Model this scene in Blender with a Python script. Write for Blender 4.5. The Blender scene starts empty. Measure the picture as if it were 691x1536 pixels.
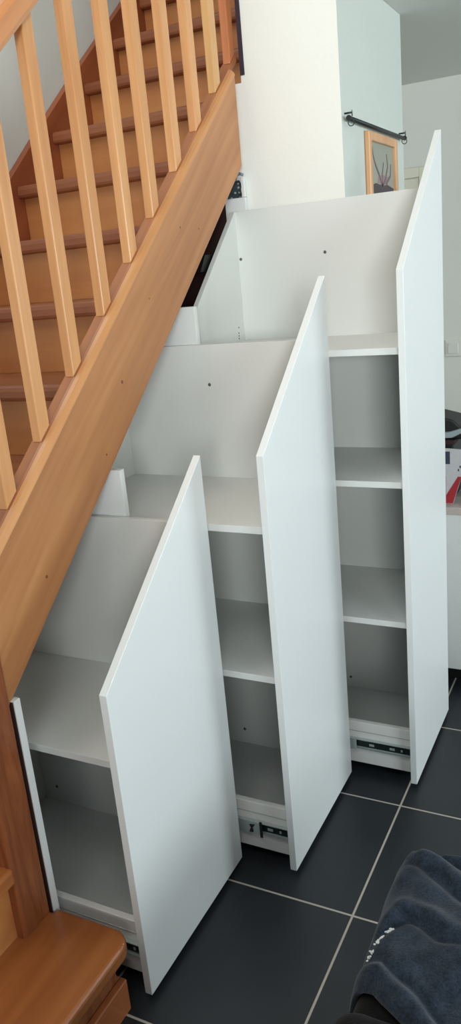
import bpy, bmesh, math, random
from mathutils import Vector, Matrix
random.seed(4)
S = bpy.context.scene
C = S.collection

# ------------------------------------------------------------------ materials
def lin(c):
    out = []
    for v in c:
        v /= 255.0
        out.append(v / 12.92 if v <= 0.04045 else ((v + 0.055) / 1.055) ** 2.4)
    return (*out, 1.0)

def new_mat(name):
    m = bpy.data.materials.new(name)
    m.use_nodes = True
    nt = m.node_tree
    return m, nt, nt.nodes['Principled BSDF']

def plain(name, rgb, rough=0.5, metal=0.0, var=0.03, scale=6.0, bump=0.0, bscale=200.0, spec=0.5):
    m, nt, b = new_mat(name)
    b.inputs['Roughness'].default_value = rough
    b.inputs['Metallic'].default_value = metal
    b.inputs['Specular IOR Level'].default_value = spec
    tc = nt.nodes.new('ShaderNodeTexCoord')
    n = nt.nodes.new('ShaderNodeTexNoise')
    n.inputs['Scale'].default_value = scale
    n.inputs['Detail'].default_value = 4
    nt.links.new(tc.outputs['Object'], n.inputs['Vector'])
    mix = nt.nodes.new('ShaderNodeMix'); mix.data_type = 'RGBA'
    a = lin(rgb)
    mix.inputs['A'].default_value = (a[0]*(1-var), a[1]*(1-var), a[2]*(1-var), 1)
    mix.inputs['B'].default_value = (min(1, a[0]*(1+var)), min(1, a[1]*(1+var)), min(1, a[2]*(1+var)), 1)
    nt.links.new(n.outputs['Fac'], mix.inputs['Factor'])
    nt.links.new(mix.outputs['Result'], b.inputs['Base Color'])
    if bump > 0:
        n2 = nt.nodes.new('ShaderNodeTexNoise'); n2.inputs['Scale'].default_value = bscale
        n2.inputs['Detail'].default_value = 3
        nt.links.new(tc.outputs['Object'], n2.inputs['Vector'])
        bp = nt.nodes.new('ShaderNodeBump'); bp.inputs['Strength'].default_value = bump
        bp.inputs['Distance'].default_value = 0.002
        nt.links.new(n2.outputs['Fac'], bp.inputs['Height'])
        nt.links.new(bp.outputs['Normal'], b.inputs['Normal'])
    return m

def wood(name, dark, light, rot=(0, 0, 0), grain=1.0, rough=0.38, figure=0.0, seed=0.0, knots=False):
    """grain runs along local X after rot"""
    m, nt, b = new_mat(name)
    b.inputs['Roughness'].default_value = rough
    b.inputs['Coat Weight'].default_value = 0.12
    b.inputs['Coat Roughness'].default_value = 0.25
    tc = nt.nodes.new('ShaderNodeTexCoord')
    mp = nt.nodes.new('ShaderNodeMapping')
    mp.vector_type = 'TEXTURE'
    mp.inputs['Rotation'].default_value = rot
    mp.inputs['Location'].default_value = (seed, seed * .7, seed * .3)
    nt.links.new(tc.outputs['Object'], mp.inputs['Vector'])
    mp2 = nt.nodes.new('ShaderNodeMapping')
    mp2.inputs['Scale'].default_value = (1.2 * grain, 22 * grain, 22 * grain)
    nt.links.new(mp.outputs['Vector'], mp2.inputs['Vector'])
    n = nt.nodes.new('ShaderNodeTexNoise')
    n.inputs['Scale'].default_value = 1.0; n.inputs['Detail'].default_value = 6
    n.inputs['Roughness'].default_value = .6; n.inputs['Distortion'].default_value = 0.6 + figure
    nt.links.new(mp2.outputs['Vector'], n.inputs['Vector'])
    mp3 = nt.nodes.new('ShaderNodeMapping')
    mp3.inputs['Scale'].default_value = (1.0, 7, 7)
    nt.links.new(mp.outputs['Vector'], mp3.inputs['Vector'])
    nb = nt.nodes.new('ShaderNodeTexNoise'); nb.inputs['Scale'].default_value = 1.3
    nb.inputs['Detail'].default_value = 3; nb.inputs['Distortion'].default_value = 0.4 + 2 * figure
    nt.links.new(mp3.outputs['Vector'], nb.inputs['Vector'])
    mx = nt.nodes.new('ShaderNodeMath'); mx.operation = 'ADD'
    h = nt.nodes.new('ShaderNodeMath'); h.operation = 'MULTIPLY'; h.inputs[1].default_value = 0.5
    nt.links.new(n.outputs['Fac'], mx.inputs[0]); nt.links.new(nb.outputs['Fac'], mx.inputs[1])
    nt.links.new(mx.outputs[0], h.inputs[0])
    r = nt.nodes.new('ShaderNodeValToRGB')
    r.color_ramp.elements[0].position = 0.34; r.color_ramp.elements[0].color = lin(dark)
    r.color_ramp.elements[1].position = 0.64; r.color_ramp.elements[1].color = lin(light)
    nt.links.new(h.outputs[0], r.inputs['Fac'])
    col = r.outputs['Color']
    if knots:
        v = nt.nodes.new('ShaderNodeTexVoronoi'); v.inputs['Scale'].default_value = 2.2
        mpk = nt.nodes.new('ShaderNodeMapping'); mpk.inputs['Scale'].default_value = (.7, 1, 1)
        nt.links.new(mp.outputs['Vector'], mpk.inputs['Vector'])
        nt.links.new(mpk.outputs['Vector'], v.inputs['Vector'])
        lt = nt.nodes.new('ShaderNodeMapRange'); lt.inputs['From Min'].default_value = .012
        lt.inputs['From Max'].default_value = .035; lt.inputs['To Min'].default_value = .6; lt.inputs['To Max'].default_value = 0
        nt.links.new(v.outputs['Distance'], lt.inputs['Value'])
        mk = nt.nodes.new('ShaderNodeMix'); mk.data_type = 'RGBA'
        mk.inputs['B'].default_value = lin((105, 60, 32))
        nt.links.new(lt.outputs['Result'], mk.inputs['Factor']); nt.links.new(col, mk.inputs['A'])
        col = mk.outputs['Result']
    nt.links.new(col, b.inputs['Base Color'])
    bp = nt.nodes.new('ShaderNodeBump'); bp.inputs['Strength'].default_value = .02
    bp.inputs['Distance'].default_value = .002
    nt.links.new(n.outputs['Fac'], bp.inputs['Height']); nt.links.new(bp.outputs['Normal'], b.inputs['Normal'])
    return m

SL = math.atan(0.822)
M = {}
M['white'] = plain('white_melamine', (231, 234, 233), .38, var=.01, bump=.08, bscale=350)
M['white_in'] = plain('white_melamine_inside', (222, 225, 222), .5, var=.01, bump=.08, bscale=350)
M['edge'] = plain('white_edge_band', (232, 230, 226), .45, var=.01)
M['wall'] = plain('warm_white_paint', (237, 238, 232), .85, var=.012, scale=3, bump=.25, bscale=90, spec=.2)
M['wallpaper'] = plain('grey_green_woven_wallpaper', (204, 209, 203), .85, var=.03, scale=60, bump=.5, bscale=160, spec=.2)
M['wall_far'] = plain('grey_white_paint', (222, 223, 217), .85, var=.012, scale=3, bump=.15, bscale=90, spec=.2)
M['wall_stair'] = plain('stairwell_paint', (212, 216, 210), .85, var=.02, scale=3, bump=.15, bscale=90, spec=.2)
M['ceil'] = plain('ceiling_paint', (222, 223, 218), .9, var=.01, scale=2, spec=.2)
M['wood_string'] = wood('stringer_wood', (158, 101, 58), (194, 136, 88), rot=(0, -SL, 0), grain=.8, knots=True)
M['wood_cap'] = wood('stringer_cap_wood', (186, 126, 76), (210, 154, 102), rot=(0, -SL, 0), grain=1.0, seed=2.1)
M['wood_bal'] = wood('baluster_wood', (188, 126, 76), (215, 159, 106), rot=(0, math.pi/2, 0), grain=1.3, rough=.3)
M['wood_bal_pale'] = wood('pale_baluster_wood', (196, 146, 92), (218, 172, 116), rot=(0, math.pi/2, 0), grain=1.3, rough=.3, seed=4.0)
M['wood_bal_red'] = wood('reddish_baluster_wood', (172, 98, 58), (192, 120, 74), rot=(0, math.pi/2, 0), grain=1.3, rough=.3, seed=7.0)
M['wood_base'] = wood('base_rail_wood', (146, 88, 54), (176, 114, 74), rot=(0, -SL, 0), grain=1.0, seed=2.9)
M['wood_rail'] = wood('handrail_wood', (184, 116, 68), (206, 142, 92), rot=(0, -SL, 0), grain=1.0, rough=.32, seed=9.0)
M['wood_tread'] = wood('tread_wood', (134, 76, 48), (160, 98, 64), rot=(0, 0, math.pi/2), grain=.9, seed=3.0)
M['wood_riser'] = wood('riser_wood', (180, 112, 62), (202, 138, 82), rot=(0, 0, math.pi/2), grain=.7, seed=5.0)
M['wood_start'] = wood('starting_tread_wood', (150, 86, 42), (178, 110, 60), rot=(0, 0, 0), grain=.9, seed=1.5, rough=.3)
M['wood_newel'] = wood('newel_wood', (122, 62, 34), (162, 98, 58), rot=(0, math.pi/2, 0), grain=.42, figure=3.5, seed=6.0)
M['wood_wallstr'] = wood('wall_stringer_wood', (140, 70, 40), (164, 90, 52), rot=(0, -SL, 0), grain=.8, seed=8.0)
M['wood_skirt'] = wood('skirting_wood', (160, 88, 46), (186, 112, 64), rot=(0, 0, 0), grain=.9, seed=2.5)
M['seam'] = plain('grey_seam', (176, 176, 172), .6)
M['knot'] = plain('wood_knot', (120, 72, 42), .5)
M['gap_shade'] = plain('dark_brown_gap_shade', (48, 24, 20), .7)  # brown standing in for shade in the gaps, also used on the batten
M['steel'] = plain('zinc_plated_steel', (196, 206, 204), .35, metal=.6, var=.05)
M['steel_dark'] = plain('dark_slide_steel', (40, 52, 50), .4, metal=.6, var=.05)
M['black_plastic'] = plain('black_plastic', (14, 15, 16), .5)
M['hole'] = plain('screw_cap_grey', (96, 96, 92), .5)
M['rod'] = plain('dark_iron', (52, 56, 58), .45, metal=.6)
M['frame_wood'] = wood('pale_picture_frame_wood', (196, 142, 98), (222, 172, 126), rot=(0, math.pi/2, 0), grain=1.5)
M['switch'] = plain('switch_plastic', (222, 222, 216), .4)
M['door'] = plain('cream_door_paint', (226, 222, 204), .5)
M['grout_dark'] = plain('dark_soffit', (60, 44, 34), .9)
M['worktop'] = plain('pinkish_grey_top', (196, 184, 178), .5, var=.06, scale=40)

def slate_tiles():
    m, nt, b = new_mat('dark_slate_tiles')
    geo = nt.nodes.new('ShaderNodeTexCoord')
    sep = nt.nodes.new('ShaderNodeSeparateXYZ'); nt.links.new(geo.outputs['Object'], sep.inputs[0])
    def math_(op, a, bb=None):
        n = nt.nodes.new('ShaderNodeMath'); n.operation = op
        for i, q in enumerate((a, bb)):
            if q is None: continue
            if isinstance(q, (int, float)): n.inputs[i].default_value = q
            else: nt.links.new(q, n.inputs[i])
        return n.outputs[0]
    T = .45; W = .0055
    ds = []; cells = []
    for ax, ph in (('X', .4001), ('Y', -.5764)):
        u = math_('DIVIDE', math_('SUBTRACT', sep.outputs[ax], ph), T)
        cells.append(math_('FLOOR', u))
        fr = math_('FRACT', u)
        d = math_('MINIMUM', fr, math_('SUBTRACT', 1.0, fr))
        ds.append(math_('MULTIPLY', d, T))
    d = math_('MINIMUM', ds[0], ds[1])
    mr = nt.nodes.new('ShaderNodeMapRange'); mr.inputs['From Min'].default_value = W/2 - .0006
    mr.inputs['From Max'].default_value = W/2 + .0006
    nt.links.new(d, mr.inputs['Value'])           # 0 = grout, 1 = tile
    n = nt.nodes.new('ShaderNodeTexNoise'); n.inputs['Scale'].default_value = 9; n.inputs['Detail'].default_value = 6
    nt.links.new(geo.outputs['Object'], n.inputs['Vector'])
    cmb = nt.nodes.new('ShaderNodeCombineXYZ'); nt.links.new(cells[0], cmb.inputs[0]); nt.links.new(cells[1], cmb.inputs[1])
    wn = nt.nodes.new('ShaderNodeTexWhiteNoise'); nt.links.new(cmb.outputs[0], wn.inputs['Vector'])
    t = math_('ADD', math_('MULTIPLY', n.outputs['Fac'], .7), math_('MULTIPLY', wn.outputs['Value'], .3))
    mt = nt.nodes.new('ShaderNodeMix'); mt.data_type = 'RGBA'
    mt.inputs['A'].default_value = lin((27, 30, 34)); mt.inputs['B'].default_value = lin((40, 44, 49))
    nt.links.new(t, mt.inputs['Factor'])
    mg = nt.nodes.new('ShaderNodeMix'); mg.data_type = 'RGBA'
    mg.inputs['A'].default_value = lin((176, 168, 158))
    nt.links.new(mr.outputs['Result'], mg.inputs['Factor']); nt.links.new(mt.outputs['Result'], mg.inputs['B'])
    nt.links.new(mg.outputs['Result'], b.inputs['Base Color'])
    ro = nt.nodes.new('ShaderNodeMapRange'); ro.inputs['To Min'].default_value = .85; ro.inputs['To Max'].default_value = .42
    nt.links.new(mr.outputs['Result'], ro.inputs['Value']); nt.links.new(ro.outputs['Result'], b.inputs['Roughness'])
    n2 = nt.nodes.new('ShaderNodeTexNoise'); n2.inputs['Scale'].default_value = 60; n2.inputs['Detail'].default_value = 4
    nt.links.new(geo.outputs['Object'], n2.inputs['Vector'])
    hh = math_('ADD', math_('MULTIPLY', mr.outputs['Result'], 1.0), math_('MULTIPLY', n2.outputs['Fac'], .25))
    bp = nt.nodes.new('ShaderNodeBump'); bp.inputs['Strength'].default_value = .35; bp.inputs['Distance'].default_value = .0015
    nt.links.new(hh, bp.inputs['Height']); nt.links.new(bp.outputs['Normal'], b.inputs['Normal'])
    return m
M['tiles'] = slate_tiles()

def fleece(name, a, bcol, rough=.95, sheen=.5):
    m, nt, b = new_mat(name)
    b.inputs['Roughness'].default_value = rough
    b.inputs['Sheen Weight'].default_value = sheen
    b.inputs['Sheen Roughness'].default_value = .5
    b.inputs['Specular IOR Level'].default_value = .1
    tc = nt.nodes.new('ShaderNodeTexCoord')
    n = nt.nodes.new('ShaderNodeTexNoise'); n.inputs['Scale'].default_value = 260; n.inputs['Detail'].default_value = 5
    n3 = nt.nodes.new('ShaderNodeTexNoise'); n3.inputs['Scale'].default_value = 40; n3.inputs['Detail'].default_value = 6
    nt.links.new(tc.outputs['Object'], n.inputs['Vector']); nt.links.new(tc.outputs['Object'], n3.inputs['Vector'])
    ad = nt.nodes.new('ShaderNodeMath'); ad.operation = 'ADD'
    hf = nt.nodes.new('ShaderNodeMath'); hf.operation = 'MULTIPLY'; hf.inputs[1].default_value = .5
    nt.links.new(n.outputs['Fac'], ad.inputs[0]); nt.links.new(n3.outputs['Fac'], ad.inputs[1]); nt.links.new(ad.outputs[0], hf.inputs[0])
    r = nt.nodes.new('ShaderNodeValToRGB'); r.color_ramp.elements[0].position = .38; r.color_ramp.elements[0].color = lin(a)
    r.color_ramp.elements[1].position = .66; r.color_ramp.elements[1].color = lin(bcol)
    nt.links.new(hf.outputs[0], r.inputs['Fac']); nt.links.new(r.outputs['Color'], b.inputs['Base Color'])
    bp = nt.nodes.new('ShaderNodeBump'); bp.inputs['Strength'].default_value = .5; bp.inputs['Distance'].default_value = .002
    nt.links.new(n.outputs['Fac'], bp.inputs['Height']); nt.links.new(bp.outputs['Normal'], b.inputs['Normal'])
    return m
M['fleece'] = fleece('navy_fleece', (25, 33, 43), (50, 61, 75), sheen=.18)
M['black_cloth'] = fleece('black_cloth', (12, 11, 12), (28, 26, 26), sheen=.1)
M['blue_cloth'] = fleece('blue_cloth', (46, 72, 104), (70, 100, 134))
M['darkred'] = plain('dark_maroon_cloth', (52, 30, 32), .9)
M['grey_dev'] = plain('silver_grey_plastic', (150, 162, 168), .45)
M['red'] = plain('red_print', (168, 40, 48), .5)
M['mag'] = plain('grey_white_print', (196, 196, 200), .5, var=.12, scale=60)
M['letter'] = plain('white_embroidery', (225, 225, 225), .8)

def polka():
    m, nt, b = new_mat('polka_dot_cloth')
    tc = nt.nodes.new('ShaderNodeTexCoord')
    mp = nt.nodes.new('ShaderNodeMapping'); mp.inputs['Rotation'].default_value = (.0, 0, 0)
    nt.links.new(tc.outputs['Object'], mp.inputs['Vector'])
    v = nt.nodes.new('ShaderNodeTexVoronoi'); v.inputs['Scale'].default_value = 72; v.inputs['Randomness'].default_value = .25
    nt.links.new(mp.outputs['Vector'], v.inputs['Vector'])
    mr = nt.nodes.new('ShaderNodeMapRange'); mr.inputs['From Min'].default_value = .22; mr.inputs['From Max'].default_value = .32
    nt.links.new(v.outputs['Distance'], mr.inputs['Value'])
    mx = nt.nodes.new('ShaderNodeMix'); mx.data_type = 'RGBA'
    mx.inputs['A'].default_value = lin((210, 214, 206)); mx.inputs['B'].default_value = lin((74, 90, 98))
    nt.links.new(mr.outputs['Result'], mx.inputs['Factor']); nt.links.new(mx.outputs['Result'], b.inputs['Base Color'])
    b.inputs['Roughness'].default_value = .8
    return m
M['polka'] = polka()

# ------------------------------------------------------------------ mesh helpers
ORG = {}
def bx(bm, x0, x1, y0, y1, z0, z1, bev=0.0, seg=2):
    t = bmesh.new()
    r = bmesh.ops.create_cube(t, size=1)
    for v in t.verts:
        v.co = Vector(((x0+x1)/2 + v.co.x*(x1-x0), (y0+y1)/2 + v.co.y*(y1-y0), (z0+z1)/2 + v.co.z*(z1-z0)))
    if bev > 0:
        bmesh.ops.bevel(t, geom=list(t.edges), offset=bev, segments=seg, profile=.5, affect='EDGES')
    merge(bm, t)

def merge(bm, t):
    me = bpy.data.meshes.new('tmp'); t.to_mesh(me); t.free(); bm.from_mesh(me); bpy.data.meshes.remove(me)

def prism(bm, pts, axis, a, b, bev=0.0, seg=2):
    """pts 2-D in the plane perpendicular to axis; extruded from a to b along axis"""
    t = bmesh.new()
    def P(p, s):
        if axis == 'y': return (p[0], s, p[1])
        if axis == 'x': return (s, p[0], p[1])
        return (p[0], p[1], s)
    va = [t.verts.new(P(p, a)) for p in pts]; vb = [t.verts.new(P(p, b)) for p in pts]
    n = len(pts)
    t.faces.new(va); t.faces.new(vb[::-1])
    for i in range(n):
        t.faces.new((va[i], vb[i], vb[(i+1) % n], va[(i+1) % n]))
    bmesh.ops.recalc_face_normals(t, faces=t.faces)
    if bev > 0:
        bmesh.ops.bevel(t, geom=list(t.edges), offset=bev, segments=seg, profile=.5, affect='EDGES')
    merge(bm, t)

def cyl(bm, p, q, r, r2=None, seg=20):
    p, q = Vector(p), Vector(q); d = q - p
    t = bmesh.new()
    bmesh.ops.create_cone(t, cap_ends=True, segments=seg, radius1=r, radius2=r if r2 is None else r2, depth=d.length)
    rot = d.to_track_quat('Z', 'Y').to_matrix().to_4x4()
    bmesh.ops.transform(t, matrix=Matrix.Translation((p+q)/2) @ rot, verts=t.verts)
    merge(bm, t)

def torus(bm, c, R, r, normal, seg=24, ms=8):
    t = bmesh.new(); rings = []
    for i in range(seg):
        a = 2*math.pi*i/seg; ring = []
        for j in range(ms):
            b = 2*math.pi*j/ms
            ring.append(t.verts.new(((R+r*math.cos(b))*math.cos(a), (R+r*math.cos(b))*math.sin(a), r*math.sin(b))))
        rings.append(ring)
    for i in range(seg):
        for j in range(ms):
            t.faces.new((rings[i][j], rings[(i+1) % seg][j], rings[(i+1) % seg][(j+1) % ms], rings[i][(j+1) % ms]))
    rot = Vector(normal).to_track_quat('Z', 'Y').to_matrix().to_4x4()
    bmesh.ops.transform(t, matrix=Matrix.Translation(Vector(c)) @ rot, verts=t.verts)
    merge(bm, t)

def tube(bm, pts, r, seg=10):
    for i in range(len(pts)-1):
        cyl(bm, pts[i], pts[i+1], r, seg=seg)

def root_origin(o):
    while o.parent: o = o.parent
    return Vector(o.location)

def obj(name, bm, mat, parent=None, smooth=False, label=None, origin=None):
    """mesh given in world coordinates"""
    me = bpy.data.meshes.new(name)
    org = root_origin(parent) if parent else Vector(origin or (0, 0, 0))
    bmesh.ops.translate(bm, verts=bm.verts, vec=-org)
    bmesh.ops.recalc_face_normals(bm, faces=bm.faces)
    bm.to_mesh(me); bm.free()
    o = bpy.data.objects.new(name, me); C.objects.link(o)
    if parent: o.parent = parent
    else: o.location = org
    for k in (mat if isinstance(mat, list) else [mat]): me.materials.append(k)
    if smooth:
        for p in me.polygons: p.use_smooth = True
    if label: o['label'] = label
    return o

def thing(name, label, cat, loc=(0, 0, 0), group=None):
    o = bpy.data.objects.new(name, None); C.objects.link(o); o.location = loc
    o.empty_display_size = .1
    o['label'] = label; o['category'] = cat
    if group: o['group'] = group
    return o
def tag(o, label, cat, group=None):
    o['label'] = label; o['category'] = cat
    if group: o['group'] = group
    return o
def struct(name, bm, m, parent=None):
    o = obj(name, bm, m, parent)
    if not parent: o['kind'] = 'structure'
    return o
B = bmesh.new

# ------------------------------------------------------------------ room shell
CEIL = 2.385
YF, XL = -4.2, -3.6          # wall with the windows, wall behind the camera
XW = 1.415                   # plane of the wall the stringer dies into
YW = -.303                   # plane of the wall with the picture
XE = 2.12
XB = 3.4

b = B(); bx(b, XL-.1, XB+.1, YF-.1, 1.0, -.1, 0); struct('floor', b, M['tiles'])

b = B()                      # ceiling slab beside the double-height stair hall
bx(b, XW+.003, XB+.1, YF-.1, YW-.001, CEIL, CEIL+.2)
bx(b, XE+.001, XB+.1, YW-.001, 1.0, CEIL, CEIL+.03)
struct('ceiling', b, M['ceil'])
b = B(); bx(b, XL-.1, XB+.1, YF-.1, 1.0, 4.4, 4.5); struct('ceiling_stairwell', b, M['ceil'])
b = B(); bx(b, XW+.003, XW+.1, YF, YW-.001, CEIL+.2, 4.4); struct('wall_upper', b, M['wall'])

b = B()
bx(b, XW, XE, YW, .018, 0, CEIL)
bx(b, XW, XE, YW+.1, .018, CEIL, 4.4)
bx(b, XW, 1.46, .018, .062, 0, 2.12)
bx(b, 1.46, XE, .018, .8, 0, 1.98)
bx(b, XE-.04, XE, .018, .8, 1.98, CEIL)
wr = struct('wall_right', b, [M['wall'], M['wallpaper']])
for p in wr.data.polygons:
    if p.normal.y < -.9 and abs(p.center.y-YW) < .01: p.material_index = 1
b = B(); bx(b, XL, XB, .8, .9, 0, 4.4); struct('wall_left', b, M['wall_stair'])
# end wall with a door beside the passage
DY0, DY1, DZ = -.10, .70, 1.985
b = B()
bx(b, XB, XB+.1, YF, .9, 0, 4.4)
struct('wall_back', b, M['wall_far'])
b = B()
fr = .05
bx(b, XB-.02, XB, DY0, DY0+fr, 0, DZ, .003); bx(b, XB-.02, XB, DY1-fr, DY1, 0, DZ, .003)
bx(b, XB-.02, XB, DY0+fr, DY1-fr, DZ-fr, DZ, .003)
d = struct('door_1', b, M['door'])
b = B(); bx(b, XB-.012, XB-.001, DY0+fr+.003, DY1-fr-.003, .005, DZ-fr-.003, .002)
bx(b, XB-.016, XB-.012, DY0+.15, DY1-.15, .2, .85, .003); bx(b, XB-.016, XB-.012, DY0+.15, DY1-.15, 1.0, 1.8, .003)
obj('door_leaf', b, M['door'], d)
b = B(); cyl(b, (XB-.016, DY0+.1, 1.0), (XB-.06, DY0+.1, 1.0), .009); cyl(b, (XB-.055, DY0+.1, 1.0), (XB-.055, DY0+.22, 1.0), .008)
obj('door_handle', b, M['steel'], d)

# wall behind the camera side, with its two window openings
def window_wall():
    b = B()
    z0, z1 = .95, 2.3
    xs = [(-2.6, -.6), (1.5, 3.1)]
    edges = [XL] + [q for w in xs for q in w] + [XB]
    for i in range(0, len(edges), 2):
        bx(b, edges[i], edges[i+1], YF-.1, YF, 0, CEIL)
    for x0, x1 in xs:
        bx(b, x0, x1, YF-.1, YF, 0, z0); bx(b, x0, x1, YF-.1, YF, z1, CEIL)
    struct('wall_front', b, M['wall'])
    for i, (x0, x1) in enumerate(xs):
        b = B(); f = .05
        bx(b, x0, x0+f, YF-.07, YF-.02, z0, z1, .004); bx(b, x1-f, x1, YF-.07, YF-.02, z0, z1, .004)
        bx(b, x0+f, x1-f, YF-.07, YF-.02, z0, z0+f, .004); bx(b, x0+f, x1-f, YF-.07, YF-.02, z1-f, z1, .004)
        xm = (x0+x1)/2; bx(b, xm-.04, xm+.04, YF-.07, YF-.02, z0+f, z1-f, .004)
        w = struct('window_%d' % (i+1), b, M['switch'])
        L = bpy.data.lights.new('daylight', 'AREA'); L.shape = 'RECTANGLE'; L.size = x1-x0-.1; L.size_y = z1-z0-.1
        L.energy = WIN_E[i]; L.color = WIN_C
        lo = bpy.data.objects.new('daylight', L); C.objects.link(lo)
        lo.location = ((x0+x1)/2, YF-.01, (z0+z1)/2); lo.rotation_euler = (math.radians(90), 0, 0)
WIN_E = (76, 58); WIN_C = (.85, .955, 1.0)
window_wall()
def area(name, loc, target, sx, sy, e, col, spread=180):
    L = bpy.data.lights.new(name, 'AREA'); L.shape = 'RECTANGLE'; L.size = sx; L.size_y = sy; L.energy = e; L.color = col; L.spread = math.radians(spread)
    lo = bpy.data.objects.new(name, L); C.objects.link(lo); lo.location = loc
    lo.rotation_euler = (Vector(target)-Vector(loc)).to_track_quat('-Z', 'Y').to_euler()
# overhead area light added for the shading, then daylight from the window behind the photographer
area('overhead_fill', (-1.75, -1.25, 4.2), (.7, -.1, 1.0), 1.5, 1.2, 24, (1.0, .995, .97))
area('rear_window_daylight', (-3.7, -2.5, 1.75), (1.1, -.2, 2.15), 1.1, .8, 12.5, (.96, 1.0, .98), 52)
# unseen area light added over the stairwell to brighten stairs and wall
L = bpy.data.lights.new('stairwell_fill', 'AREA'); L.shape = 'RECTANGLE'; L.size = 2.0; L.size_y = .7; L.energy = 27; L.color = (1.0, .97, .93)
lo = bpy.data.objects.new('stairwell_fill', L); C.objects.link(lo)
lo.location = (-.4, .4, 4.38)

# ------------------------------------------------------------------ staircase
st = thing('staircase', 'honey-coloured wooden staircase with slatted banister rising from the bottom left corner', 'staircase', (-.06, .05, 0))
RISE, GOING, X10 = .19, .2344, 1.1743
def nose(n): return X10 - (10-n)*GOING, .19*n
def zo(x): return 1.0227 + .822*x            # top edge of the outer stringer face
XS0, XS1 = -.018, 1.352
zb = lambda x: .745 + (1.8777-.745)/(1.3555-.0038)*(x-.0038)
# outer stringer: board and its lighter top with a rounded shoulder
b = B(); prism(b, [(XS0, zb(XS0)), (XS1, zb(XS1)), (XS1, zo(XS1)-.004), (XS0, zo(XS0)-.004)], 'y', .01, .05, .001)
obj('stringer', b, M['wood_string'], st)
b = B()
def cap_sweep(b, prof, x0, x1):
    r = []
    for x in (x0, x1): r.append([b.verts.new((x, y, zo(x)+dz)) for y, dz in prof])
    n = len(prof)
    for i in range(n): b.faces.new((r[0][i], r[0][(i+1) % n], r[1][(i+1) % n], r[1][i]))
    b.faces.new(r[0]); b.faces.new(r[1][::-1])
cap_sweep(b, [(.009, -.004), (.009, .0), (.013, .007), (.020, .013), (.0285, .0165), (.0285, -.004)], XS0, XS1)
obj('stringer_cap', b, M['wood_cap'], st, label='lighter rounded shoulder of the stringer')
b = B(); cap_sweep(b, [(.0287, -.004), (.0287, .0155), (.034, .018), (.060, .018), (.062, .016), (.0635, .010), (.066, .010), (.068, .006), (.068, -.004)], XS0, 1.4125)
obj('base_rail', b, M['wood_base'], st, label='darker reddish rail that carries the balusters')
XQ = 1.412
b = B(); prism(b, [(XS0, zb(XS0)+.05), (XQ, zb(XQ)+.05), (XQ, zo(XQ)-.0045), (XS0, zo(XS0)-.0045)], 'y', .0505, .074)
obj('inner_stringer', b, M['wood_wallstr'], st)
# wall stringer
pts = [(1.14, 1.914), (1.3837, 2.1246), (1.622, 2.323), (1.963, 2.5952), (2.2, 2.79), (3.1, 3.53)]
sl = (2.1246-1.914)/(1.3837-1.14)
pts = [(-.1, 1.914-sl*1.24)] + pts
low = [(x, z-.36) for x, z in pts]
b = B(); prism(b, pts + low[::-1], 'y', .772, .799, .002); obj('wall_stringer', b, M['wood_wallstr'], st, label='dark reddish stringer board along the wall')
for kx, kz, kr in ((.5492, 1.3228, .0045), (1.0288, 1.6865, .003), (.9216, 1.6901, .003), (.4443, 1.1615, .003), (.1619, .9512, .004), (.7216, 1.5131, .0025)):
    b = B(); cyl(b, (kx, .0098, kz), (kx, .0105, kz), kr, seg=12); obj('knot', b, M['knot'], st)
# treads and risers
for n in range(5, 18):
    X, Z = nose(n)
    xe = X + GOING + .03
    b = B(); r = .012
    prism(b, [(X+r, Z), (X+.003, Z-.005), (X, Z-.014), (X, Z-.03), (X+.003, Z-.037), (X+.009, Z-.04), (xe, Z-.04), (xe, Z)], 'y', .075, .771)
    obj('tread', b, M['wood_tread'], st)
    b = B(); bx(b, X+.03, X+.048, .0752, .7708, Z-.19+.0005, Z-.0405)
    obj('riser', b, M['wood_riser'], st)
# winder treads behind the newel, out of the frame
def slab(name, poly, z, th, mat, bev=.008):
    b = B(); prism(b, poly, 'z', z-th, z, bev, 3); return obj(name, b, mat, st)
slab('tread', [(-.103, .0), (-.95, .0), (-.95, .45), (-.103, .14)], .38, .04, M['wood_start'])
slab('tread', [(-.06, .10), (-.95, .40), (-.95, .765), (-.52, .765)], .57, .04, M['wood_start'])
slab('tread', [(-.06, .10), (-.56, .765), (.02, .765), (.02, .10)], .76, .04, M['wood_start'])
b = B(); bx(b, -.95, -.1, .026, .044, .1905, .3395); obj('riser', b, M['wood_riser'], st)
b = B(); prism(b, [(-.07, .14), (-.94, .44), (-.94, .458), (-.07, .158)], 'z', .3805, .5295); obj('riser', b, M['wood_riser'], st)
b = B(); prism(b, [(-.07, .15), (-.51, .765), (-.49, .765), (-.052, .15)], 'z', .5705, .7195); obj('riser', b, M['wood_riser'], st)
# starting step with rounded corner, riser and skirting
def rounded(poly_fn): return poly_fn
cx, cy, rr = -.003-.045, -.214+.045, .045
poly = [(-.003, -.001), (-.003, cy)] + [(cx+rr*math.cos(a), cy+rr*math.sin(a)) for a in [-math.pi/2*k/8 for k in range(1, 8)]] + [(cx, -.214), (-1.05, -.214), (-1.05, .10), (-.0165, .10), (-.0165, -.001)]
slab('tread', poly, .19, .04, M['wood_start'], .010)
b = B(); bx(b, -1.0, -.045, -.182, -.164, .0, .1495); bx(b, -.063, -.045, -.163, -.004, 0, .1495); obj('riser', b, M['wood_newel'], st)
b = B(); bx(b, -1.0, -.032, -.20, -.1825, .0, .085, .003); bx(b, -.0445, -.032, -.182, -.004, 0, .085, .003); obj('skirting', b, M['wood_skirt'], st)
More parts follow.
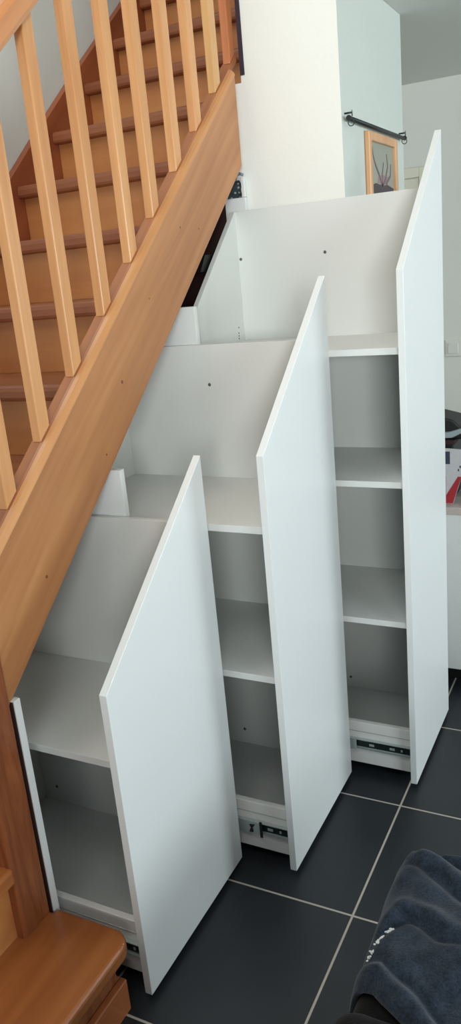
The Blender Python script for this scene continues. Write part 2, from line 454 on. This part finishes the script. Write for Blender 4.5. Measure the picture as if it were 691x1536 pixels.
# newel post
b = B(); bx(b, -.108, -.0185, .004, .095, .183, 2.02, .008, 3)
prism(b, [(-.112, 2.02), (-.018, 2.02), (-.018, 2.04), (-.065, 2.075), (-.112, 2.04)], 'y', .0, .099, .003)
obj('newel_post', b, M['wood_newel'], st, smooth=False, label='dark reddish newel post with wavy grain')
# balusters
bb = [(.0375, 0), (.1105, 1), (.238, 0), (.386, 0), (.5375, 1), (.6805, 0), (.8165, 0), (.966, 1), (1.108, 0), (1.2515, 2), (1.333, 3)]
xs = [.10, .240, .3903, .540, .680, .816, .963, 1.105, 1.247]
mats = [M['wood_bal'], M['wood_bal'], M['wood_bal'], M['wood_bal'], M['wood_bal'], M['wood_bal'], M['wood_bal'], M['wood_bal_pale'], M['wood_bal_red']]
ZH = .757
def hz(x): return zo(x) + ZH
xs = []
for px, kind in ((.1015, 0), (.2405, 0), (.3885, 0), (.5405, 1), (.6865, 0), (.8205, 1), (.9705, 0), (1.1115, 0), (1.256, 2), (1.3735, 3)):
    w = .038; z0 = zo(px)+.0182; z1 = z0 + .822*w
    b = B(); prism(b, [(px, z0), (px+w, z1), (px+w, hz(px+w)), (px, hz(px))], 'y', .031, .057, .0035, 3)
    obj('baluster', b, [M['wood_bal'], M['wood_bal'], M['wood_bal_pale'], M['wood_bal_red']][kind], st)
# handrail
b = B(); prof = [(.014, .012), (.018, 0), (.070, 0), (.074, .012), (.074, .05), (.066, .066), (.044, .074), (.022, .066), (.014, .05)]
r = []
for x in (-.021, 1.40): r.append([b.verts.new((x, y, hz(x)+dz)) for y, dz in prof])
n = len(prof)
for i in range(n): b.faces.new((r[0][i], r[0][(i+1) % n], r[1][(i+1) % n], r[1][i]))
b.faces.new(r[0]); b.faces.new(r[1][::-1])
obj('handrail', b, M['wood_rail'], st)

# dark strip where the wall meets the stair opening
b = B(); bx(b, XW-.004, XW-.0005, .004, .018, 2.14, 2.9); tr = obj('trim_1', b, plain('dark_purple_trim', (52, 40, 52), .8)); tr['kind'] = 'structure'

# ------------------------------------------------------------------ fixed partitions under the stairs
PX = [0, .4739, .9402, 1.3930]; PH = [.7816, 1.1582, 1.5293, 1.8916]
def partition(x0, x1, y0, ztop, label, low=.0):
    t = thing('partition_panel', label, 'panel', (x0, y0, 0), 'fixed partitions under the stairs')
    b = B()
    # the rear part steps down below the treads
    bx(b, x0, x1, y0, .79, low, ztop, .0008)
    obj('board', b, M['white'], t)
    return t
p0 = partition(-.0125, .006, .0, .735, 'narrow white partition edge beside the dark newel post')
b = B(); bx(b, -.0155, -.0127, .003, .5, .0, .733); obj('gap_shade', b, M['gap_shade'], p0, label='dark brown strip standing in for the shade in the gap')  # shade of the gap beside the newel, put in as a brown strip
partition(.4745, .4925, .0, 1.1135, 'white partition sticking out behind the middle cabinet, left of its open top shelf')
partition(.9410, .9590, .004, 1.4747, 'white partition under the stringer, left of the tallest cabinet')
p3 = partition(1.3935, 1.4095, .027, 1.785, 'white partition with a raised post below the top end of the stringer')
b = B(); bx(b, 1.3905, 1.3933, .10, .78, .3, 1.78); obj('gap_shade', b, M['gap_shade'], p3, label='dark brown board standing in for the shade under the stairs')  # board added to darken the view into the gap under the stringer
b = B(); bx(b, 1.3935, 1.4095, .0262, .0385, 1.7855, 1.848, .002); obj('post', b, M['white'], p3)

# ------------------------------------------------------------------ pull-out cabinets
TH = .0185
def cabinet(i, pull, shelves, side_top, back_slope, label, caps, slide):
    xa, xb = PX[i-1], PX[i]; ha, hb = PH[i-1], PH[i]
    yf = -pull
    yi = yf + TH
    yb = yi + .66
    t = thing('pull_out_cabinet', label, 'cabinet', ((xa+xb)/2, yi+.3, 0), 'pull-out cabinets under the stairs')
    b = B(); z0 = .0174
    prism(b, [(xa+.0015, z0), (xb-.0015, z0), (xb-.0015, hb), (xa+.0015, ha)], 'y', yf, yi, .0012)
    obj('front_panel', b, M['white'], t)
    sx0, sx1 = xb-.020, xb-.004
    b = B(); bx(b, sx0, sx1, yi+.0002, yb, .033, side_top, .0008); sp = obj('side_panel', b, M['white_in'], t)
    # low rail on the open side, floor board and back
    rx0, rx1 = xa+.034, xa+.050
    b = B(); bx(b, rx0, rx1, yi+.0002, yb, .033, .18, .0015); obj('base_rail', b, M['edge'], t)
    b = B(); bx(b, rx0-.0012, rx0-.0001, yi+.0002, yb-.03, .146, .148); obj('seam', b, M['seam'], t)
    b = B(); bx(b, rx1+.0002, sx0-.0002, yi+.0002, yb-.0002, .044, .06); obj('floor_board', b, M['white_in'], t)
    # back panel with slanted top
    bt = .016
    zl = lambda x: side_top + back_slope*(x-sx0)
    b = B(); prism(b, [(rx1+.0004, .0605), (sx0-.0003, .0605), (sx0-.0003, zl(sx0)), (rx1+.0004, zl(rx1))], 'y', yb-bt, yb, .0008)
    obj('back_panel', b, M['white_in'], t)
    for z in shelves:
        b = B(); bx(b, rx0-.004+(.04 if i == 1 else 0), sx0-.0002, yi+.0002, yb-bt-.0002, z-.018, z, .0008); obj('shelf', b, M['white_in'], t)
    for (cy_, cz_) in caps:
        b = B(); cyl(b, (sx0-.0001, cy_, cz_), (sx0-.0022, cy_, cz_), .005, .004, 16); cyl(b, (sx0-.002, cy_, cz_), (sx0-.003, cy_, cz_), .0018, seg=8)
        obj('screw_cap', b, M['hole'], t)
    # telescopic slide on the outside of the base rail
    zc = .107
    b = B()
    bx(b, rx0-.0030, rx0-.0013, yi+.004, slide+.30, zc-.017, zc+.017)
    bx(b, rx0-.0110, rx0-.0030, yi+.004, slide+.30, zc-.017, zc-.0148); bx(b, rx0-.0110, rx0-.0030, yi+.004, slide+.30, zc+.0148, zc+.017)
    sl_ = obj('drawer_slide', b, M['steel'], t)
    b = B(); bx(b, rx0-.0060, rx0-.0032, yi+.006, slide+.2, zc-.0105, zc+.0105); obj('inner_rail', b, M['steel_dark'], sl_)
    b = B()
    for q in (.03, .055, .12):
        b = B(); bx(b, rx0-.0072, rx0-.0061, yi+q, yi+q+(.006 if q < .05 else .016), zc-.004, zc+.004, .0004); obj('rivet', b, M['steel'], sl_)
    b = B(); bx(b, rx0-.0130, rx0-.0062, slide, slide+.34, zc-.019, zc-.0168); bx(b, rx0-.0130, rx0-.0062, slide, slide+.34, zc+.0168, zc+.019)
    bx(b, rx0-.0142, rx0-.0128, slide, slide+.34, zc-.019, zc+.019); obj('outer_rail', b, M['steel'], sl_)
    if i == 2:
        b = B(); bx(b, rx0-.0165, rx0-.0143, slide-.004, slide+.004, zc-.025, zc+.025, .0008)
        prism(b, [(slide+.018, zc+.012), (slide+.034, zc+.010), (slide+.030, zc+.002), (slide+.036, zc-.014), (slide+.024, zc-.012), (slide+.026, zc+.0)], 'x', rx0-.0175, rx0-.0143)
        obj('release_catch', b, M['black_plastic'], sl_)
    if i == 3:
        for k in (0, 1, 2, 4):
            b = B(); yy = yb-bt; cyl(b, (1.326+.001*k, yy+.0001, 1.3425+k*.009), (1.326+.001*k, yy-.0012, 1.3425+k*.009), .0022, seg=10)
            obj('shelf_pin_hole', b, M['black_plastic'], t)
    return t
cabinet(1, .2364, [.571], .994, .80, 'lowest and nearest white pull-out cabinet, with one shelf, in front of the newel post', [(.4261-.05, .11)], .02)
cabinet(2, .3973, [.977, .577], 1.368, .80, 'middle white pull-out cabinet, with two shelves and a black catch on its slide', [(-.034, 1.2537), (-.0389, .112)], -.2921)
cabinet(3, .6035, [1.332, .965, .541], 1.743, .887, 'tallest white pull-out cabinet, furthest up the stairs, with three shelves', [(.0508, 1.5945), (-.2428, 1.591), (-.2542, .10)], -.41)

# black bracket in the gap under the stringer, on a dark batten that runs back to the wall
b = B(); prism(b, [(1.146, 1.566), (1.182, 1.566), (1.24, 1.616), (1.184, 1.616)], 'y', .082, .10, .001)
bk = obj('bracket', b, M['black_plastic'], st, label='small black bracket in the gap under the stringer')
b = B(); bx(b, 1.18, 1.20, .1003, .7995, 1.58, 1.60); obj('batten', b, M['gap_shade'], bk)

# polka-dot cloth stuffed on the end partition
b = B()
N = 12
for s in range(2):
    pass
g = []
for i in range(N+1):
    row = []
    for j in range(N+1):
        u, v = i/N, j/N
        y = .043 + .10*u; z = 1.7865 + (.052-.015*u)*v
        x = 1.3985 + .006*math.sin(7*u+3*v) + .004*math.sin(11*v)
        row.append(b.verts.new((x, y, z)))
    g.append(row)
for i in range(N):
    for j in range(N): b.faces.new((g[i][j], g[i+1][j], g[i+1][j+1], g[i][j+1]))
bmesh.ops.solidify(b, geom=list(b.faces), thickness=-.006)
po = obj('folded_cloth', b, M['polka'], smooth=True, origin=(1.4, .05, 1.7865))
tag(po, 'dark grey cloth with white dots tucked above the partition under the stringer end', 'cloth')
b = B(); tube(b, [(1.399, .075, 1.842), (1.398, .06, 1.853), (1.398, .042, 1.858), (1.398, .03, 1.853)], .004)
obj('blue_hem', b, plain('blue_grey_hem', (126, 150, 158), .6), po, smooth=True)

# ------------------------------------------------------------------ things on the picture wall
yr = YW-.018
t = thing('hanging_rod', 'thin dark metal rod held by two ring hooks above the picture', 'rod', (1.75, yr, 1.968))
b = B(); cyl(b, (1.43, yr, 1.969), (2.072, yr, 1.967), .0065); obj('rod', b, M['rod'], t, smooth=True)
for xx in (1.445, 2.062):
    b = B(); torus(b, (xx, yr-.002, 1.957), .009, .0014, (1, .5, 0)); cyl(b, (xx, YW-.0005, 1.985), (xx, yr-.004, 1.985), .0028)
    cyl(b, (xx, yr-.006, 1.975), (xx, yr-.006, 1.992), .0018, .0008)
    obj('ring_hook', b, M['rod'], t, smooth=True)
for xq in (1.427, 2.0705):
    b = B(); cyl(b, (xq, yr, 1.969), (xq+.005, yr, 1.969), .008); obj('end_cap', b, M['rod'], t)

x0, x1, z0, z1 = 1.634, 1.975, 1.50, 1.955
t = thing('framed_picture', 'portrait picture in a pale wooden frame hanging on the grey-green wall', 'picture', (1.8, YW-.001, z0))
b = B(); f = .028; ya, yb_ = YW-.018, YW-.001
bx(b, x0, x0+f, ya, yb_, z0, z1, .003); bx(b, x1-f, x1, ya, yb_, z0, z1, .003)
bx(b, x0+f, x1-f, ya, yb_, z0, z0+f, .003); bx(b, x0+f, x1-f, ya, yb_, z1-f, z1, .003); obj('frame', b, M['frame_wood'], t)
b = B(); bx(b, x0+f, x1-f, YW-.008, YW-.002, z0+f, z1-f); art = obj('print', b, plain('grey_print_paper', (150, 152, 138), .35, var=.05, scale=9), t)
yq = YW-.0085
b = B(); prism(b, [(x0+f+.01, 1.56), (x1-f-.01, 1.56), (x1-f-.01, 1.79), (1.86, 1.80), (1.80, 1.795), (1.72, 1.80), (x0+f+.01, 1.79)], 'y', yq, YW-.008); obj('dark_foreground', b, plain('print_dark', (64, 54, 58), .5), art)
b = B()
def stroke(b, pts, w):
    for i in range(len(pts)-1):
        p, q = Vector(pts[i]), Vector(pts[i+1]); d = (q-p).normalized(); n_ = Vector((-d.y, d.x)); wa = w*(1-i/len(pts)*.6); wb = w*(1-(i+1)/len(pts)*.6)
        prism(b, [tuple(p-n_*wa), tuple(q-n_*wb), tuple(q+n_*wb), tuple(p+n_*wa)], 'y', yq-.0002, YW-.0081)
stroke(b, [(1.80, 1.79), (1.76, 1.83), (1.72, 1.86), (1.70, 1.885), (1.69, 1.91)], .007)
stroke(b, [(1.80, 1.79), (1.84, 1.82), (1.87, 1.86), (1.86, 1.90)], .007)
stroke(b, [(1.80, 1.79), (1.80, 1.83), (1.82, 1.87)], .006)
stroke(b, [(1.84, 1.80), (1.90, 1.83), (1.91, 1.87)], .006)
obj('branches', b, plain('print_branches', (106, 90, 92), .5), art)
b = B(); prism(b, [(1.74, 1.80), (1.86, 1.80), (1.88, 1.825), (1.80, 1.83), (1.75, 1.82)], 'y', yq-.0001, YW-.0081); obj('pink_haze', b, plain('print_pink', (150, 118, 120), .5), art)

# light switch on the end wall
t = thing('light_switch', 'square white rocker light switch on the end wall', 'switch', (XB-.0005, -.215, 1.0))
b = B(); bx(b, XB-.010, XB-.0005, -.262, -.172, .995, 1.085, .004, 3); obj('plate', b, M['switch'], t)
b = B(); bx(b, XB-.016, XB-.0101, -.245, -.189, 1.012, 1.068, .002); obj('rocker', b, M['switch'], t)

# ------------------------------------------------------------------ low cabinet at the right edge with its clutter
cx0, cx1, cy0, cy1 = 1.60, 2.08, -.88, -.306
t = thing('low_cabinet', 'low white cabinet with a pinkish-grey top at the right edge, behind the tallest cabinet', 'cabinet', (1.84, -.6, 0))
b = B(); bx(b, cx0, cx1, cy0, cy1, .065, .672, .002); obj('body', b, M['white'], t)
b = B(); bx(b, cx0-.008, cx1+.008, cy0-.012, cy1, .6725, .70, .003); obj('top', b, M['worktop'], t)
b = B(); bx(b, cx0+.01, (cx0+cx1)/2-.002, cy0-.018, cy0-.001, .075, .665, .002); dd = obj('door', b, M['white'], t)
b = B(); cyl(b, (1.80, cy0-.018, .40), (1.80, cy0-.04, .40), .008); obj('knob', b, M['steel'], dd)
b = B(); bx(b, (cx0+cx1)/2+.002, cx1-.01, cy0-.018, cy0-.001, .075, .665, .002); dd = obj('door', b, M['white'], t)
b = B(); cyl(b, (1.88, cy0-.018, .40), (1.88, cy0-.04, .40), .008); obj('knob', b, M['steel'], dd)
b = B(); bx(b, cx0+.05, cx1-.03, cy0+.05, cy1-.02, 0, .0645); obj('plinth', b, M['black_plastic'], t)
zt = .7005
def blob(name, c, r, mat, label, cat, amp=.1, seed=1, flat=None):
    rnd = random.Random(seed); ph = [rnd.uniform(0, 6) for _ in range(6)]
    bm = B(); bmesh.ops.create_icosphere(bm, subdivisions=4, radius=1)
    for v in bm.verts:
        p = v.co.copy(); k = 1+amp*(math.sin(4*p.x+ph[0])*math.sin(5*p.y+ph[1])+.6*math.sin(9*p.z+ph[2]+3*p.x)+.3*math.sin(14*p.y+ph[3]+5*p.z))
        v.co = Vector((p.x*r[0]*k, p.y*r[1]*k, p.z*r[2]*k))+Vector(c)
        if flat is not None and v.co.z < flat: v.co.z = flat
    o = obj(name, bm, mat, smooth=True, origin=(c[0], c[1], flat if flat is not None else c[2]))
    return tag(o, label, cat)
# upright leaning magazine, printed grey-white and red
t = thing('magazine', 'grey and white magazine with a red corner leaning upright on the low cabinet', 'magazine', (1.64, -.55, zt))
b = B(); prism(b, [(-.46, zt), (-.575, zt), (-.63, .895), (-.46, .905)], 'x', 1.640, 1.650, .0008); obj('cover', b, M['mag'], t)
b = B(); prism(b, [(-.50, .702), (-.574, .702), (-.604, .80), (-.592, .80), (-.55, .73), (-.55, .80), (-.50, .82)], 'x', 1.6385, 1.6398); obj('red_corner', b, M['red'], t)
b = B(); prism(b, [(-.50, .845), (-.565, .845), (-.565, .89), (-.50, .89)], 'x', 1.6385, 1.6398); obj('dark_print', b, plain('print_navy', (52, 62, 78), .5), t)
b = B()
for k in range(4): bx(b, 1.6387, 1.6398, -.596-.006*k, -.592-.006*k, .82+.012*k, .828+.012*k)
obj('small_print', b, M['black_plastic'], t)
blob('knit_hat', (1.80, -.70, .80), (.07, .075, .075), M['darkred'], 'dark maroon bundle of cloth behind the magazine on the low cabinet', 'cloth', .08, 3, zt)
blob('pouch', (1.665, -.655, zt+.032), (.03, .062, .034), M['blue_cloth'], 'blue cloth pouch lying in front of the maroon bundle', 'pouch', .08, 8, zt)
# stack box that carries the black case
t = thing('storage_box', 'dark storage box behind the magazine, under the black case', 'box', (1.78, -.46, zt))
b = B(); bx(b, 1.70, 1.94, -.565, -.36, zt, .90, .004); obj('body', b, M['black_plastic'], t)
b = B(); bx(b, 1.695, 1.945, -.57, -.355, .9002, .915, .003); obj('lid', b, M['darkred'], t)
b = B(); prism(b, [(-.38, .9155), (-.635, .9155), (-.615, .945), (-.59, .955), (-.56, .985), (-.50, 1.0), (-.38, 1.0)], 'x', 1.72, 1.86, .006, 3)
tag(obj('camera_case', b, M['black_plastic'], origin=(1.8, -.5, .9155)), 'black case with a sloping end on top of the clutter at the right edge', 'case')
b = B(); prism(b, [(-.40, .9155), (-.56, .925), (-.603, .947), (-.600, .960), (-.55, .945), (-.40, .93)], 'x', 1.700, 1.7185, .002)
tag(obj('hand_tool', b, M['grey_dev'], origin=(1.71, -.5, .9155)), 'silver grey slim device leaning against the black case', 'device')

# ------------------------------------------------------------------ navy fleece over a black pouffe
px0, px1, py0, py1, ph = -.62, .155, -1.13, -.787, .435
b = B(); bx(b, px0, px1, py0, py1, .0, ph, .04, 5)
bx(b, px0+.02, -.19, py0+.02, py1+.024, .25, ph+.018, .05, 5)
pf = obj('pouffe', b, M['black_cloth'], smooth=True, origin=((px0+px1)/2, (py0+py1)/2, 0))
tag(pf, 'black cloth-covered seat under the navy fleece in the bottom right corner', 'seat')
FX, FY0, FY1, FR = .162, -1.134, -.783, .05     # where the cloth turns down
def fleece_mesh():
    bm = B(); NU, NV = 150, 150
    drop = .25
    def roll(d):
        q = FR*math.pi/2
        if d <= 0: return 0, 0
        if d < q: return FR*math.sin(d/FR), FR*(1-math.cos(d/FR))
        return FR + (d-q)*.06, FR + (d-q)*.998
    def seg(px, py, A, Bp):
        ax, ay = A; bx_, by = Bp; L2 = (bx_-ax)**2+(by-ay)**2
        t = max(0, min(1, ((px-ax)*(bx_-ax)+(py-ay)*(by-ay))/L2))
        qx, qy = ax+t*(bx_-ax), ay+t*(by-ay)
        sgn = (bx_-ax)*(py-ay)-(by-ay)*(px-ax)
        return math.hypot(px-qx, py-qy), (1 if sgn > 0 else -1), t
    def fold(sx, sy, pts, w, h):
        """a soft ridge with a crease on its right-hand side along a polyline"""
        best = (9, 1, 0)
        for k in range(len(pts)-1):
            d, sg, t = seg(sx, sy, pts[k], pts[k+1])
            if d < best[0]: best = (d, sg, (k+t)/(len(pts)-1))
        d, sg, t = best; d *= sg
        env = min(1, t/.15+.2)*min(1, (1-t)/.25+.15)
        return env*h*(math.exp(-((d-w)/w)**2) - .9*math.exp(-((d+w*.35)/(w*.55))**2))
    grid = []
    for i in range(NU+1):
        u = i/NU; row = []
        for j in range(NV+1):
            v = j/NV
            sy = (FY1-FR+FR*1.57+drop-.05) + v*((FY0-drop)-(FY1+drop))
            d_ = max(0, -.82-sy)
            hem = -.168 - .75*d_ - .05*max(0, sy+.80) + .006*math.sin(40*sy)
            sx = hem + u*(FX-hem + drop)
            dx = max(0, sx-(FX-FR)); dy = max(0, sy-(FY1-FR)); dy2 = max(0, (FY0+FR)-sy)
            hx, zx = roll(dx); hy, zy = roll(dy); hy2, zy2 = roll(dy2)
            x = FX-FR+hx if dx > 0 else sx
            y = FY1-FR+hy if dy > 0 else (FY0+FR-hy2 if dy2 > 0 else sy)
            zz = max(zx, zy, zy2)
            z = ph + .022 - zz
            c_ = min(dx, max(dy, dy2))
            if c_ > 0:       # rounded corner
                x -= .010*min(1, c_/.06); y -= (.010 if dy > 0 else -.010)*min(1, c_/.06)
            amt = .016 + .006*math.sin(9*sx+1)*math.cos(8*sy+.5) + .003*math.sin(23*sx+17*sy) + .002*math.sin(47*sy-29*sx) + .0012*math.sin(80*sx+61*sy)
            amt += fold(sx, sy, [(-.085, -.79), (-.02, -.835), (-.025, -.865), (-.045, -.90), (-.05, -.95)], .018, .012)
            amt += fold(sx, sy, [(.12, -.80), (.10, -.845), (.075, -.885), (.03, -.97)], .020, .012)
            amt += fold(sx, sy, [(.15, -.85), (.135, -.89), (.10, -1.0)], .018, .014)
            amt += fold(sx, sy, [(hem+.04, sy-.01), (hem+.045, sy+.01)], .020, .008)
            amt += fold(sx, sy, [(-.16, -.93), (-.06, -1.0), (.02, -1.10)], .03, .007)
            amt = max(amt, .001)
            if zz < FR*.5: z += amt
            else:
                k = min(1, (zz-FR*.5)/(FR*.8)); s_ = amt*.75+.002
                rip = .006*min(1, zz/.12)
                if dx > max(dy, dy2): x += k*(s_+rip*math.sin(22*sy))
                elif dy > 0: y += k*(s_*.55+rip*math.sin(19*sx))
                else: y -= k*(s_+rip*math.sin(19*sx))
                z += amt*(1-k)
            if u < .06: z -= (1-u/.06)**2*.020
            row.append(bm.verts.new((x, y, z)))
        grid.append(row)
    for i in range(NU):
        for j in range(NV): bm.faces.new((grid[i][j], grid[i+1][j], grid[i+1][j+1], grid[i][j+1]))
    return bm
fm = fleece_mesh()
from mathutils.bvhtree import BVHTree
bvh = BVHTree.FromBMesh(fm)
b = B(); rnd = random.Random(2)
for (lx, ly) in [(-.112, -.797), (-.104, -.799), (-.089, -.803), (-.083, -.806), (-.076, -.809), (-.061, -.815), (-.054, -.820)]:
    for q in range(4):
        ax, ay = lx+rnd.uniform(-.003, .003), ly+rnd.uniform(-.004, .004)
        hit = bvh.ray_cast(Vector((ax, ay, 1.2)), Vector((0, 0, -1)))
        if hit[0] is None: continue
        p = hit[0]+hit[1]*(.0015 if hit[1].z > 0 else -.0015)
        t = bmesh.new(); bmesh.ops.create_icosphere(t, subdivisions=2, radius=1)
        an = rnd.uniform(0, 3)
        bmesh.ops.transform(t, matrix=Matrix.Translation(p) @ Matrix.Rotation(an, 4, 'Z') @ Matrix.Diagonal((.0036, .0020, .0014, 1)), verts=t.verts)
        merge(b, t)
fl = obj('fleece', fm, M['fleece'], smooth=True, origin=(-.05, -.97, ph))
em = obj('embroidery', b, M['letter'], fl, smooth=True, label='tiny white embroidered lettering'); em['kind'] = 'stuff'
sm = fl.modifiers.new('thickness', 'SOLIDIFY'); sm.thickness = .008; sm.offset = -1
tag(fl, 'crumpled navy blue fleece with tiny white embroidery draped over the black seat', 'fleece')

# ------------------------------------------------------------------ camera, world, colour management
cam = bpy.data.cameras.new('camera'); co = bpy.data.objects.new('camera', cam); C.objects.link(co)
co.location = (-1.11407, -1.15148, 1.56971)
co.rotation_euler = (1.27412, 0.09133, -1.1073)
cam.sensor_fit = 'VERTICAL'; cam.sensor_height = 36; cam.sensor_width = 36*691/1536
cam.lens = 36*1196.23/1536
cam.clip_start = .02
S.camera = co
w = bpy.data.worlds.new('sky'); S.world = w; w.use_nodes = True
w.node_tree.nodes['Background'].inputs['Color'].default_value = (.75, .86, 1, 1)
w.node_tree.nodes['Background'].inputs['Strength'].default_value = .05
S.view_settings.view_transform = 'Standard'; S.view_settings.look = 'None'
S.view_settings.gamma = 1; S.view_settings.use_curve_mapping = False
S.view_settings.exposure = 0.09
